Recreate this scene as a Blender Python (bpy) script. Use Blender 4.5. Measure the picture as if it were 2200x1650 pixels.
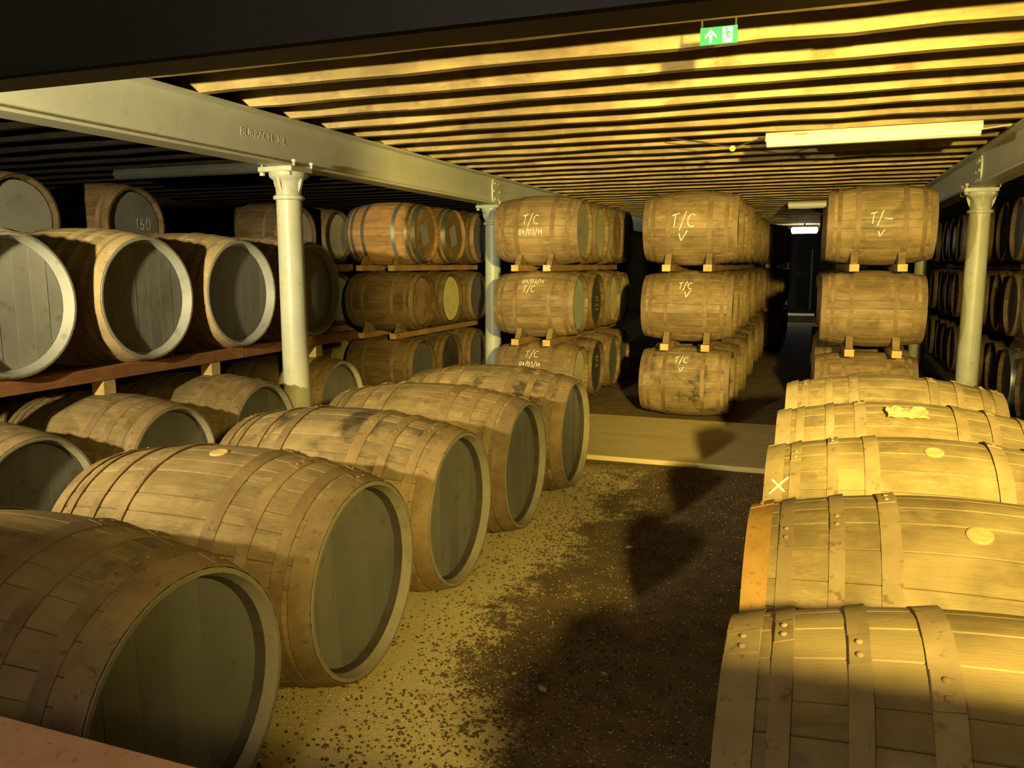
import bpy, bmesh, math, random
from mathutils import Vector, Matrix, noise as mnoise
random.seed(7)
PI = math.pi
for o in list(bpy.data.objects): bpy.data.objects.remove(o, do_unlink=True)
scene = bpy.context.scene
col = scene.collection

# ------------------------------------------------------------------ camera
F_PX = 1725.4
YAW, PIT, ROLL, EYE = math.radians(20.182), math.radians(8.459), math.radians(-0.133), 1.664
f = Vector((-math.sin(YAW)*math.cos(PIT), math.cos(YAW)*math.cos(PIT), -math.sin(PIT)))
r = Vector((math.cos(YAW), math.sin(YAW), 0)); u = r.cross(f)
r2 = r*math.cos(ROLL)+u*math.sin(ROLL); u2 = -r*math.sin(ROLL)+u*math.cos(ROLL)
cd = bpy.data.cameras.new('camera'); cam = bpy.data.objects.new('camera', cd); col.objects.link(cam)
M = Matrix((( r2.x, u2.x, -f.x, 0), (r2.y, u2.y, -f.y, 0), (r2.z, u2.z, -f.z, EYE), (0, 0, 0, 1)))
cam.matrix_world = M
cd.sensor_fit = 'HORIZONTAL'; cd.sensor_width = 36; cd.lens = F_PX/2200*36; cd.clip_start = .02; cd.clip_end = 200
scene.camera = cam

# ------------------------------------------------------------------ world, lamps, exposure
w = bpy.data.worlds.new('world'); scene.world = w; w.use_nodes = True
w.node_tree.nodes['Background'].inputs[0].default_value = (.9, .75, .45, 1)
w.node_tree.nodes['Background'].inputs[1].default_value = .004
vs = scene.view_settings
vs.view_transform = 'Standard'; vs.look = 'None'; vs.gamma = 1; vs.exposure = 0; vs.use_curve_mapping = False

def lamp_aim(o, d):
    o.rotation_euler = Vector(d).to_track_quat('-Z', 'Y').to_euler()
def spot(name, loc, aim, watts, colr, deg, blend, rad):
    l = bpy.data.lights.new(name, 'SPOT'); l.energy = watts; l.color = colr
    l.spot_size = math.radians(deg); l.spot_blend = blend; l.shadow_soft_size = rad
    o = bpy.data.objects.new(name, l); col.objects.link(o); o.location = loc; lamp_aim(o, aim); return o
SODIUM = (1, .745, .19); WARM = (1, .84, .45)
# sodium flood right of the viewing opening, warm one left; narrow spots are added fills
LR, LL = (1.22, -.80, 2.15), (-3.10, -.80, 2.15)
spot('flood_lamp_right', LR, (-.20, 1, .06), 1330, SODIUM, 100, .7, .09)
spot('added_fill_right', (1.30, -.80, 2.20), (-.21, 1, -.07), 5000, SODIUM, 37, .9, .09)  # added fill spot to lift the brightness of the distant stacks
spot('added_fill_right_far', (1.26, -.80, 2.19), (-6.2, 9.8, -.85), 2600, SODIUM, 22, .8, .08)  # added fill spot aimed at the stack left of the grey column
spot('flood_lamp_left', LL, (-.10, 1, .12), 1550, WARM, 98, .7, .06)
spot('added_fill_left', (-3.18, -.80, 2.20), (-.13, 1, -.01), 1200, WARM, 30, .9, .06)  # added fill spot towards the far casks on the left
cl_ = bpy.data.lights.new('corridor_lamp', 'AREA'); cl_.energy = 30; cl_.color = (1, .84, .6); cl_.size = .5
co_ = bpy.data.objects.new('corridor_lamp', cl_); col.objects.link(co_); co_.location = (-.7, -1.2, 2.6)

# ------------------------------------------------------------------ helpers
def tag(o, label=None, cat=None, group=None, kind=None):
    if label: o['label'] = label
    if cat: o['category'] = cat
    if group: o['group'] = group
    if kind: o['kind'] = kind
    return o
def empty(name, loc, label=None, cat=None, group=None, kind=None):
    o = bpy.data.objects.new(name, None); col.objects.link(o); o.location = loc
    o.empty_display_size = .1
    return tag(o, label, cat, group, kind)
def mesh(name, verts, faces, mat=None, smooth=None):
    m = bpy.data.meshes.new(name); m.from_pydata([tuple(v) for v in verts], [], faces); m.update()
    if smooth is not None:
        m.polygons.foreach_set('use_smooth', [True]*len(m.polygons))
        m.set_sharp_from_angle(angle=math.radians(smooth))
    if mat: m.materials.append(mat)
    return m
def obj(name, m, parent=None, loc=(0, 0, 0), rot=(0, 0, 0), mat=None):
    o = bpy.data.objects.new(name, m); col.objects.link(o)
    o.location = loc; o.rotation_euler = rot
    if parent: o.parent = parent
    if mat is not None:
        o.material_slots[0].link = 'OBJECT'; o.material_slots[0].material = mat
    return o
class MB:
    def __init__(s): s.v = []; s.f = []
    def add(s, v, fc):
        n = len(s.v); s.v += [tuple(p) for p in v]; s.f += [tuple(i+n for i in q) for q in fc]; return s
    def box(s, x0, x1, y0, y1, z0, z1):
        return s.add([(x0,y0,z0),(x1,y0,z0),(x1,y1,z0),(x0,y1,z0),(x0,y0,z1),(x1,y0,z1),(x1,y1,z1),(x0,y1,z1)],
                     [(3,2,1,0),(4,5,6,7),(0,1,5,4),(1,2,6,5),(2,3,7,6),(3,0,4,7)])
    def lathe(s, prof, n=32, axis='Z', cap=True, c=(0, 0, 0)):
        v = []; fc = []; k = len(prof)
        for i in range(n):
            a = 2*PI*i/n
            for (h, rr) in prof:
                p = (rr*math.cos(a), rr*math.sin(a), h) if axis == 'Z' else (h, rr*math.cos(a), rr*math.sin(a))
                v.append((p[0]+c[0], p[1]+c[1], p[2]+c[2]))
        for i in range(n):
            j = (i+1) % n
            for q in range(k-1):
                fc.append((i*k+q, j*k+q, j*k+q+1, i*k+q+1))
        if cap:
            fc.append(tuple(i*k for i in range(n))[::-1]); fc.append(tuple(i*k+k-1 for i in range(n)))
        return s.add(v, fc)
    def tube(s, pts, rad, n=6):
        pts = [Vector(p) for p in pts]; v = []; fc = []
        for i, p in enumerate(pts):
            t = (pts[min(i+1, len(pts)-1)]-pts[max(i-1, 0)]).normalized()
            a = t.orthogonal().normalized(); b = t.cross(a)
            for q in range(n):
                w_ = 2*PI*q/n; v.append(p+(a*math.cos(w_)+b*math.sin(w_))*rad)
        for i in range(len(pts)-1):
            for q in range(n):
                fc.append((i*n+q, i*n+(q+1) % n, (i+1)*n+(q+1) % n, (i+1)*n+q))
        fc.append(tuple(range(n))[::-1]); fc.append(tuple((len(pts)-1)*n+q for q in range(n)))
        return s.add(v, fc)
    def mesh(s, name, mat=None, smooth=None): return mesh(name, s.v, s.f, mat, smooth)
    def build(s, name, mat, parent=None, smooth=None, loc=(0, 0, 0), rot=(0, 0, 0)):
        return obj(name, s.mesh(name, mat, smooth), parent, loc, rot)
def bevel_mesh(m, w_=.004, seg=1):
    bm = bmesh.new(); bm.from_mesh(m)
    bmesh.ops.bevel(bm, geom=[e for e in bm.edges], offset=w_, segments=seg, affect='EDGES', profile=.5)
    bm.to_mesh(m); bm.free(); return m

# ------------------------------------------------------------------ materials
def newmat(name):
    m = bpy.data.materials.new(name); m.use_nodes = True
    nt = m.node_tree; b = nt.nodes['Principled BSDF']; return m, nt, b
def nd(nt, t, **kw):
    n = nt.nodes.new(t)
    for k, v in kw.items(): setattr(n, k, v)
    return n
def coords(nt, scale=(1, 1, 1), rnd=37.0):
    tc = nd(nt, 'ShaderNodeTexCoord'); oi = nd(nt, 'ShaderNodeObjectInfo')
    mul = nd(nt, 'ShaderNodeMath', operation='MULTIPLY'); mul.inputs[1].default_value = rnd
    nt.links.new(oi.outputs['Random'], mul.inputs[0])
    cb = nd(nt, 'ShaderNodeCombineXYZ')
    for i in range(3): nt.links.new(mul.outputs[0], cb.inputs[i])
    ad = nd(nt, 'ShaderNodeVectorMath', operation='ADD')
    nt.links.new(tc.outputs['Object'], ad.inputs[0]); nt.links.new(cb.outputs[0], ad.inputs[1])
    mp = nd(nt, 'ShaderNodeMapping'); mp.inputs['Scale'].default_value = scale
    nt.links.new(ad.outputs[0], mp.inputs[0]); return mp.outputs[0], oi, tc
def noise(nt, vec, scale, detail=4, rough=.55):
    n = nd(nt, 'ShaderNodeTexNoise'); n.inputs['Scale'].default_value = scale
    n.inputs['Detail'].default_value = detail; n.inputs['Roughness'].default_value = rough
    nt.links.new(vec, n.inputs['Vector']); return n.outputs['Fac']
def ramp(nt, fac, stops, interp='LINEAR'):
    n = nd(nt, 'ShaderNodeValToRGB'); cr = n.color_ramp; cr.interpolation = interp
    while len(cr.elements) < len(stops): cr.elements.new(.5)
    for e, (p, c) in zip(cr.elements, stops): e.position = p; e.color = c if len(c) == 4 else (*c, 1)
    nt.links.new(fac, n.inputs[0]); return n.outputs[0]
def mix(nt, fac, a, b, mode='MIX'):
    n = nd(nt, 'ShaderNodeMix', data_type='RGBA', blend_type=mode)
    for s, x in ((n.inputs[0], fac), (n.inputs[6], a), (n.inputs[7], b)):
        if hasattr(x, 'is_linked') or hasattr(x, 'node'): nt.links.new(x, s)
        elif isinstance(x, (int, float)): s.default_value = x
        else: s.default_value = (*x, 1) if len(x) == 3 else x
    return n.outputs[2]
def bump(nt, b, h, strength=.3, dist=.01):
    n = nd(nt, 'ShaderNodeBump'); n.inputs['Strength'].default_value = strength; n.inputs['Distance'].default_value = dist
    nt.links.new(h, n.inputs['Height']); nt.links.new(n.outputs[0], b.inputs['Normal'])
def vary(nt, oi, c, lo=.8, hi=1.2):
    mr = nd(nt, 'ShaderNodeMapRange'); mr.inputs[3].default_value = lo; mr.inputs[4].default_value = hi
    nt.links.new(oi.outputs['Random'], mr.inputs[0])
    n = nd(nt, 'ShaderNodeMix', data_type='RGBA', blend_type='MULTIPLY'); n.inputs[0].default_value = 1
    nt.links.new(c, n.inputs[6]); nt.links.new(mr.outputs[0], n.inputs[7]); return n.outputs[2]

def wood(name, dark, light, stain=(.05, .035, .02), stain_amt=.45, lo=.82, hi=1.15, stretch=(1.2, 9, 9), rough=.8, stain_scale=2.2, mottle=.6, slo=.54):
    m, nt, b = newmat(name)
    v, oi, tc = coords(nt, stretch)
    v2, _, _ = coords(nt, (1, 1, 1), 11)
    g = noise(nt, v, 3.0, 7, .62)
    c = ramp(nt, g, [(.30, dark), (.68, light)])
    fine = noise(nt, v, 22, 3, .6)
    c = mix(nt, .45, c, ramp(nt, fine, [(.3, (.45,)*3), (.7, (1,)*3)]), 'MULTIPLY')
    gst = nd(nt, 'ShaderNodeNewGeometry'); st = noise(nt, gst.outputs['Position'], stain_scale*2.6, 6, .65)
    sm = ramp(nt, st, [(slo, (0, 0, 0)), (slo+.12, (stain_amt,)*3)])
    c = mix(nt, sm, c, stain)
    sc = noise(nt, v2, 34, 3, .7)
    scm = ramp(nt, sc, [(.70, (0, 0, 0)), (.78, (.5,)*3)])
    c = mix(nt, scm, c, tuple(min(1, x*1.7) for x in light))
    if mottle:
        ge = nd(nt, 'ShaderNodeNewGeometry'); mo = noise(nt, ge.outputs['Position'], 7, 6, .62); mo2 = noise(nt, ge.outputs['Position'], 2.6, 3, .5)
        c = mix(nt, ramp(nt, mo, [(.46, (0, 0, 0)), (.62, (mottle,)*3)]), c, tuple(x*.52 for x in light))
        c = mix(nt, ramp(nt, mo2, [(.50, (0, 0, 0)), (.66, (mottle*.9,)*3)]), c, tuple(min(1, x*1.12) for x in light))
    c = vary(nt, oi, c, lo, hi)
    nt.links.new(c, b.inputs['Base Color']); b.inputs['Roughness'].default_value = rough
    b.inputs['Specular IOR Level'].default_value = .25
    bump(nt, b, mix(nt, .5, g, fine), .35, .006)
    return m
def plain(name, c1, c2, scale=6, rough=.7, metal=0, bmp=.15, lo=.92, hi=1.08, spots=None, spec=.4, stretch=(1, 1, 1)):
    m, nt, b = newmat(name)
    v, oi, tc = coords(nt, stretch)
    g = noise(nt, v, scale, 6, .6)
    c = ramp(nt, g, [(.32, c1), (.66, c2)])
    if spots:
        s = noise(nt, v, scale*5, 3, .6)
        c = mix(nt, ramp(nt, s, [(.60, (0, 0, 0)), (.70, (.7,)*3)]), c, spots)
    c = vary(nt, oi, c, lo, hi)
    nt.links.new(c, b.inputs['Base Color']); b.inputs['Roughness'].default_value = rough
    b.inputs['Metallic'].default_value = metal; b.inputs['Specular IOR Level'].default_value = spec
    h = noise(nt, v, scale*7, 4, .6)
    bump(nt, b, mix(nt, .5, g, h), bmp, .006)
    return m
def emit(name, c, s):
    m, nt, b = newmat(name); b.inputs['Base Color'].default_value = (*c, 1)
    b.inputs['Emission Color'].default_value = (*c, 1); b.inputs['Emission Strength'].default_value = s; return m

W = {}
W['butt'] = wood('oak_butt_staves', (.155, .108, .047), (.295, .215, .102), stain_amt=.6, lo=.88, hi=1.1)
W['butt_dusty'] = wood('dusty_oak_staves', (.25, .18, .08), (.42, .32, .15), stain_amt=.4, lo=.9, hi=1.08, rough=.55, mottle=.75)
W['hogs'] = wood('oak_hogshead_staves', (.145, .098, .041), (.33, .233, .105), stain_amt=.5, hi=1.2, rough=.5)
W['dark'] = wood('dark_oak_staves', (.09, .06, .03), (.22, .15, .075), stain_amt=.35)
W['new'] = wood('fresh_oak_staves', (.30, .16, .06), (.52, .31, .13), stain=(.16, .07, .03), stain_amt=.3)
W['mold'] = wood('mouldy_oak_staves', (.165, .115, .052), (.34, .25, .122), stain=(.03, .024, .016), stain_amt=.9, stain_scale=1.9, slo=.49)
H = {}
H['rust'] = plain('rusty_dusty_hoop', (.15, .097, .044), (.26, .182, .088), 7, .72, .15, .2, .85, 1.15, (.09, .05, .025))
H['dust'] = plain('dust_covered_hoop', (.27, .195, .095), (.41, .31, .155), 6, .85, 0, .2, .9, 1.1, (.15, .09, .04))
H['orange'] = plain('orange_rust_hoop', (.36, .19, .045), (.48, .28, .075), 9, .8, 0, .2, .95, 1.05, (.22, .10, .03))
H['galv'] = plain('galvanised_hoop', (.22, .23, .20), (.42, .43, .38), 8, .42, .75, .1)
H['dark'] = plain('dark_iron_hoop', (.06, .045, .03), (.15, .10, .06), 7, .6, .3, .2)
E_ = {}
E_['grey'] = plain('grey_painted_head', (.125, .125, .108), (.17, .17, .148), 2.2, .6, 0, .25, .9, 1.1, (.10, .098, .08))
E_['pale'] = plain('pale_grey_painted_head', (.26, .26, .225), (.36, .36, .31), 2.0, .5, 0, .15, .95, 1.05, (.19, .185, .16))
E_['rim'] = plain('dusty_olive_painted_rim', (.20, .175, .12), (.28, .245, .165), 5, .7, 0, .25, .95, 1.05, (.16, .13, .085))
E_['rough'] = plain('thick_rough_grey_paint', (.13, .13, .115), (.20, .20, .175), 3.0, .5, 0, 1.0, .95, 1.05)
E_['blue'] = plain('blue_green_painted_head', (.32, .41, .33), (.42, .51, .42), 3.0, .55, 0, .15, stretch=(1, 9, 1))
E_['cream'] = plain('cream_painted_head', (.46, .41, .27), (.60, .55, .37), 3.0, .6, 0, .2, spots=(.30, .24, .14))
E_['yellow'] = plain('flaking_yellow_head', (.66, .58, .24), (.82, .74, .36), 7, .7, 0, .3, spots=(.28, .25, .14))
E_['wood'] = wood('bare_oak_head', (.22, .13, .055), (.40, .26, .12), stain_amt=.5, stretch=(9, 9, 1.2))
E_['black'] = plain('black_weathered_head', (.045, .038, .028), (.10, .085, .06), 5, .6, 0, .2)
CHALK = plain('white_chalk', (.75, .73, .62), (.92, .90, .80), 60, .9, 0, 0)
CROZE = plain('dark_croze_ring', (.035, .028, .02), (.06, .05, .035), 9, .9)  # dark ring between the chime wall and the head
RAIL = wood('sawn_rail_timber', (.34, .19, .075), (.52, .32, .13), stain_amt=.2, stretch=(9, 1.2, 9))
RAIL_RED = wood('red_brown_rail_timber', (.20, .085, .035), (.34, .15, .06), stain_amt=.3, stretch=(9, 1.2, 9))
CHOCK = wood('chock_timber', (.15, .097, .044), (.28, .19, .088), stain_amt=.3)
PALEWOOD = wood('pale_sawn_wood', (.48, .32, .12), (.66, .48, .20), stain_amt=.15, stretch=(6, 6, 6))
JOIST = wood('joist_timber', (.32, .22, .09), (.57, .42, .175), stain=(.15, .085, .035), stain_amt=.6, lo=.8, hi=1.15, stretch=(1.0, 6, 6), stain_scale=1.2)
BOARDS = plain('dark_boards_shaded_joists', (.014, .011, .008), (.026, .020, .014), 4, .9)
STEEL = plain('pale_green_painted_steel', (.62, .63, .49), (.71, .72, .57), 2.2, .45, 0, .3, .98, 1.02, (.58, .58, .45))
CASTIRON = plain('cream_painted_cast_iron', (.50, .50, .37), (.60, .60, .46), 4, .38, 0, .15, .98, 1.02, (.42, .41, .30))
CASTGREY = plain('grey_green_painted_cast_iron', (.36, .40, .34), (.44, .48, .41), 4, .38, 0, .15, .98, 1.02, (.32, .33, .27))
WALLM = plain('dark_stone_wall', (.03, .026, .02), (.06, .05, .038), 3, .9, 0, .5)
PLASTER = plain('pink_brown_plaster', (.42, .235, .145), (.52, .30, .19), 14, .85, 0, .35, spots=(.26, .14, .085))
FRAME = plain('dark_window_frame', (.010, .0075, .005), (.018, .013, .008), 5, .55)
CONCRETE = plain('beige_concrete', (.60, .48, .24), (.72, .59, .31), 3, .85, 0, .25, spots=(.54, .42, .21), stretch=(.5, 2, 1))
STONE = plain('pale_stone', (.45, .36, .2), (.6, .5, .3), 20, .9)
WHITE = plain('white_enamel', (.78, .77, .68), (.84, .83, .74), 3, .35, 0, .02)
BLACKP = plain('black_plastic', (.02, .02, .02), (.035, .035, .03), 5, .5)
TAGY = plain('yellow_plastic_tag', (.62, .55, .05), (.7, .62, .08), 5, .5)
SACK = plain('straw_sacking', (.40, .30, .13), (.56, .44, .21), 30, .9, 0, .5)

# ------------------------------------------------------------------ the setting
def floor_material():
    m, nt, b = newmat('dirt_floor')
    tc = nd(nt, 'ShaderNodeTexCoord'); P = tc.outputs['Object']
    sx = nd(nt, 'ShaderNodeSeparateXYZ'); nt.links.new(P, sx.inputs[0])
    big = noise(nt, P, 1.5, 4, .6); mid = noise(nt, P, 7, 5, .6); fine = noise(nt, P, 55, 4, .75); vf = noise(nt, P, 170, 2, .8)
    def M_(op, a, b_):
        n = nd(nt, 'ShaderNodeMath', operation=op)
        for s, x in zip(n.inputs, (a, b_)):
            if isinstance(x, (int, float)): s.default_value = x
            else: nt.links.new(x, s)
        return n.outputs[0]
    # spilt pale grit runs in an irregular strip along the left row of casks
    q = M_('SUBTRACT', -1.27, sx.outputs[0])
    q = M_('ADD', q, M_('MULTIPLY', M_('SUBTRACT', big, .5), 1.1))
    q = M_('ADD', q, M_('MULTIPLY', M_('SUBTRACT', mid, .5), .9))
    q = M_('ADD', q, M_('MULTIPLY', M_('SUBTRACT', fine, .5), .9))
    nr = nd(nt, 'ShaderNodeMapRange'); nr.inputs[1].default_value = 2.9; nr.inputs[2].default_value = 2.1; nr.inputs[4].default_value = .38
    nt.links.new(sx.outputs[1], nr.inputs[0]); q = M_('ADD', q, nr.outputs[0])
    sand = nd(nt, 'ShaderNodeMapRange'); sand.inputs[1].default_value = -.05; sand.inputs[2].default_value = .08
    nt.links.new(q, sand.inputs[0])
    gate = nd(nt, 'ShaderNodeMapRange'); gate.inputs[1].default_value = 6.5; gate.inputs[2].default_value = 6.2
    nt.links.new(sx.outputs[1], gate.inputs[0])
    gate2 = nd(nt, 'ShaderNodeMapRange'); gate2.inputs[1].default_value = -3.2; gate2.inputs[2].default_value = -2.6
    nt.links.new(sx.outputs[0], gate2.inputs[0])
    sm = M_('MULTIPLY', sand.outputs[0], M_('MULTIPLY', gate.outputs[0], gate2.outputs[0]))
    dirt = ramp(nt, mid, [(.3, (.145, .10, .053)), (.7, (.26, .188, .10))])
    dirt = mix(nt, ramp(nt, vf, [(.58, (0, 0, 0)), (.72, (.55,)*3)]), dirt, (.34, .27, .16))
    dirt = mix(nt, ramp(nt, fine, [(.60, (0, 0, 0)), (.7, (.5,)*3)]), dirt, (.035, .026, .015))
    sandc = ramp(nt, vf, [(.25, (.56, .45, .20)), (.65, (.80, .67, .33))])
    sandc = mix(nt, ramp(nt, fine, [(.62, (0, 0, 0)), (.69, (.75,)*3)]), sandc, (.13, .09, .04))
    c = mix(nt, sm, dirt, sandc)
    nt.links.new(c, b.inputs['Base Color']); b.inputs['Roughness'].default_value = .92; b.inputs['Specular IOR Level'].default_value = .2
    bump(nt, b, mix(nt, .5, fine, vf), .8, .012)
    return m
FLOORM = floor_material()
def grid(x0, x1, y0, y1, nx, ny, amp, sc):
    v = []; fc = []
    for j in range(ny+1):
        for i in range(nx+1):
            x = x0+(x1-x0)*i/nx; y = y0+(y1-y0)*j/ny
            n = mnoise.noise(Vector((x*sc, y*sc, 0)))+.5*mnoise.noise(Vector((x*sc*3, y*sc*3, 5)))
            v.append((x, y, -amp+amp*.65*n))
    for j in range(ny):
        for i in range(nx):
            a = j*(nx+1)+i; fc.append((a, a+1, a+nx+2, a+nx+1))
    return v, fc
v_, f_ = grid(-11, 8, .5, 32, 190, 315, .012, 1.3)
fl = obj('floor', mesh('floor', v_, f_, FLOORM, 60)); tag(fl, kind='structure')
# raised concrete path crossing the aisle
cp = MB().box(-4.0, 3.4, 6.62, 8.52, -.02, .03)
cpo = cp.build('concrete_path', CONCRETE); bevel_mesh(cpo.data, .012, 2); tag(cpo, kind='structure')

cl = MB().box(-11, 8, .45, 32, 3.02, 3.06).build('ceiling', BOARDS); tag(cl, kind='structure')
def joist_mesh(L, seed, mat=None):
    rs = random.Random(seed); n = 14; v = []; fc = []
    for i in range(n+1):
        x = -L/2+L*i/n
        dz = rs.uniform(-.006, .006); dy = rs.uniform(-.004, .004)
        for (y, z) in ((-.034, 0), (.034, 0), (.034, .215), (-.034, .215)):
            v.append((x, y+dy, z+(dz if z == 0 else 0)))
    for i in range(n):
        for q in range(4):
            fc.append((i*4+q, i*4+(q+1) % 4, i*4+4+(q+1) % 4, i*4+4+q))
    fc.append((3, 2, 1, 0)); fc.append(tuple(n*4+q for q in range(4)))
    v = [p for p in v]
    return mesh('joist', v, [tuple(reversed(q)) for q in fc], mat or JOIST)
jm = [joist_mesh(5.85, s) for s in range(5)]
jl = [joist_mesh(6.6, 20+s, BOARDS) for s in range(3)]  # side-bay joists near-black: shade of the dark bays put into their colour
y = 1.55; k = 0
while y < 31:
    obj('joist', jm[k % 5], cl, (-1.11, y+random.uniform(-.02, .02), 2.806))
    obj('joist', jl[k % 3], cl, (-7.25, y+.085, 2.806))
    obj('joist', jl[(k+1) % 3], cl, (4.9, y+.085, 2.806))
    y += .505; k += 1

def wallbox(name, *a, mat=WALLM):
    o = MB().box(*a).build(name, mat); tag(o, kind='structure'); return o
wallbox('wall_left', -11.2, -11, .5, 32, -.05, 3.02)
wallbox('wall_right', 8, 8.2, .5, 32, -.05, 3.02)
wb = MB().box(-11, -.80, 31.6, 32, -.05, 3.02).box(.10, 8, 31.6, 32, -.05, 3.02).box(-.80, .10, 31.6, 32, 2.2, 3.02)
tag(wb.build('wall_back', WALLM), kind='structure')
# low wall and glazing head of the viewing opening in front of the camera
OX0, OX1, OZ0, OZ1, OY0, OY1 = -1.95, .13, .985, 1.888, .50, .80
wf = MB().box(-11, 8, OY0, OY1, -.05, OZ0-.03).box(.30, 8, OY0, OY1, OZ0-.03, 1.31).box(.13, .17, -.6, OY1, 1.88, 3.02).box(-11, -2.12, OY0, OY1, OZ0-.03, 1.33)  # raised side lengths and downstand bulkhead are added, unseen, to block lamp light
wf.box(OX0-.05, OX1, OY1-.05, OY1, OZ1+.19, 3.02)
tag(wf.build('wall_front_with_blockers', WALLM), kind='structure')
wd = empty('window_1', (0, 0, 0), kind='structure')
s_ = MB().box(-2.12, .30, OY0-.02, OY1, OZ0-.03, OZ0).build('sill', PLASTER, wd); bevel_mesh(s_.data, .004, 2)
h_ = MB().box(OX0, OX1, OY1-.058, OY1, OZ1, OZ1+.19).build('head_frame', FRAME, wd); bevel_mesh(h_.data, .003, 1)
MB().box(OX0-.05, OX0, OY1-.058, OY1, OZ0, OZ1+.19).build('jamb', FRAME, wd)

# ------------------------------------------------------------------ steel beams and columns
def steel_beam(xc, name, label, splices, lettering=None):
    root = empty(name, (xc, 0, 2.444), label, 'beam', 'steel beams carrying the joists')
    hw = .105
    a = MB().box(-hw, hw, .5, 31.5, 0, .018); a.box(-hw, hw, .5, 31.5, .344, .362); a.box(-.012, .012, .5, 31.5, .018, .344)
    for s in (-1, 1):   # web fillets
        a.add([(s*.012, .5, .018), (s*.05, .5, .018), (s*.012, .5, .045), (s*.012, 31.5, .018), (s*.05, 31.5, .018), (s*.012, 31.5, .045)],
              [(1, 2, 5, 4), (2, 1, 0), (3, 4, 5)])
    a.build('beam_body', STEEL, root)
    for yc in splices:
        for s in (-1, 1):
            x0 = s*.012; x1 = s*.027
            pts = [(-.13, .10), (-.13, .26), (-.09, .33), (.09, .33), (.13, .26), (.13, .10), (.09, .03), (-.09, .03)]
            vv = [(x0, yc+p[0], p[1]) for p in pts]+[(x1, yc+p[0], p[1]) for p in pts]; n = len(pts)
            fc = [tuple(range(n)), tuple(range(2*n-1, n-1, -1))]+[(i, n+i, n+(i+1) % n, (i+1) % n) for i in range(n)]
            pl = obj('fishplate', mesh('fishplate', vv, fc, STEEL), root)
            for (by, bz) in ((-.06, .28), (.06, .28), (-.09, .18), (.09, .18), (-.06, .08), (.06, .08)):
                MB().lathe([(x1, .016), (x1+s*.016, .016), (x1+s*.018, .010)], 6, 'X', True, (0, yc+by, bz)).build('bolt', CASTIRON, pl)
    return root
BL = steel_beam(-3.992, 'steel_beam', 'pale green steel beam running away over the left rack of casks', (10.2,))
BR = steel_beam(1.64, 'steel_beam', 'pale green steel beam on the right above the far casks', (9.84, 14.3))
# raised rolled lettering on the web of the left beam
tcu = bpy.data.curves.new('rolled_lettering', 'FONT'); tcu.body = 'BURBACH  30L'; tcu.size = .085; tcu.extrude = .0015
to = bpy.data.objects.new('rolled_lettering', tcu); col.objects.link(to)
dg = bpy.context.evaluated_depsgraph_get(); tm = bpy.data.meshes.new_from_object(to.evaluated_get(dg))
bpy.data.objects.remove(to, do_unlink=True)
tm.materials.append(STEEL)
lt = obj('rolled_lettering', tm, BL, (.0125, 5.05, .17), (PI/2, 0, PI/2))

def column(x, yy, label, mat):
    root = empty('cast_iron_column', (x, yy, 0), label, 'column', 'cast iron columns under the steel beams')
    MB().lathe([(0, .112), (.5, .110), (2.19, .102)], 40).build('shaft', mat, root, 40)
    MB().lathe([(2.185, .104), (2.19, .121), (2.205, .126), (2.22, .121), (2.225, .104)], 40, cap=False).build('ring_moulding', mat, root, 50)
    MB().lathe([(2.20, .101), (2.32, .104), (2.345, .122), (2.365, .146), (2.385, .152), (2.404, .150)], 40).build('capital', mat, root, 40)
    pl = MB().box(-.185, .135, -.145, .145, 2.404, 2.444).build('cap_plate', mat, root); bevel_mesh(pl.data, .004)
    for a in range(4):
        t = .012; an = a*PI/2
        prof = [(.095, 2.23), (.125, 2.30), (.15, 2.404), (.095, 2.404)]
        vv = []
        for s in (-t, t):
            for (rr, z) in prof: vv.append((rr*math.cos(an)-s*math.sin(an), rr*math.sin(an)+s*math.cos(an), z))
        obj('bracket', mesh('bracket', vv, [(3, 2, 1, 0), (4, 5, 6, 7), (0, 1, 5, 4), (1, 2, 6, 5), (2, 3, 7, 6), (3, 0, 4, 7)], mat), root)
    for (bx, by) in ((.09, -.12), (-.16, -.12), (.09, .12), (-.16, .12)):
        b = MB().lathe([(2.375, .013), (2.375, .022), (2.40, .022), (2.404, .012)], 8, c=(bx, by, 0))
        b.lathe([(2.444, .009), (2.47, .009), (2.47, .019), (2.49, .019), (2.494, .012)], 8, c=(bx+.055 if bx > 0 else bx, by, 0))
        b.build('bolt', mat, root)
    return root
column(-4.02, 5.67, 'cream cast iron column in front of the left rack of big casks', CASTIRON)
column(-4.02, 10.2, 'grey green column between the two tall stacks left of centre', CASTGREY)
column(1.66, 9.84, 'cream column on the right before the dark rack of casks', CASTIRON)
column(1.66, 14.3, 'column half hidden behind the right stack of casks', CASTIRON)

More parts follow.
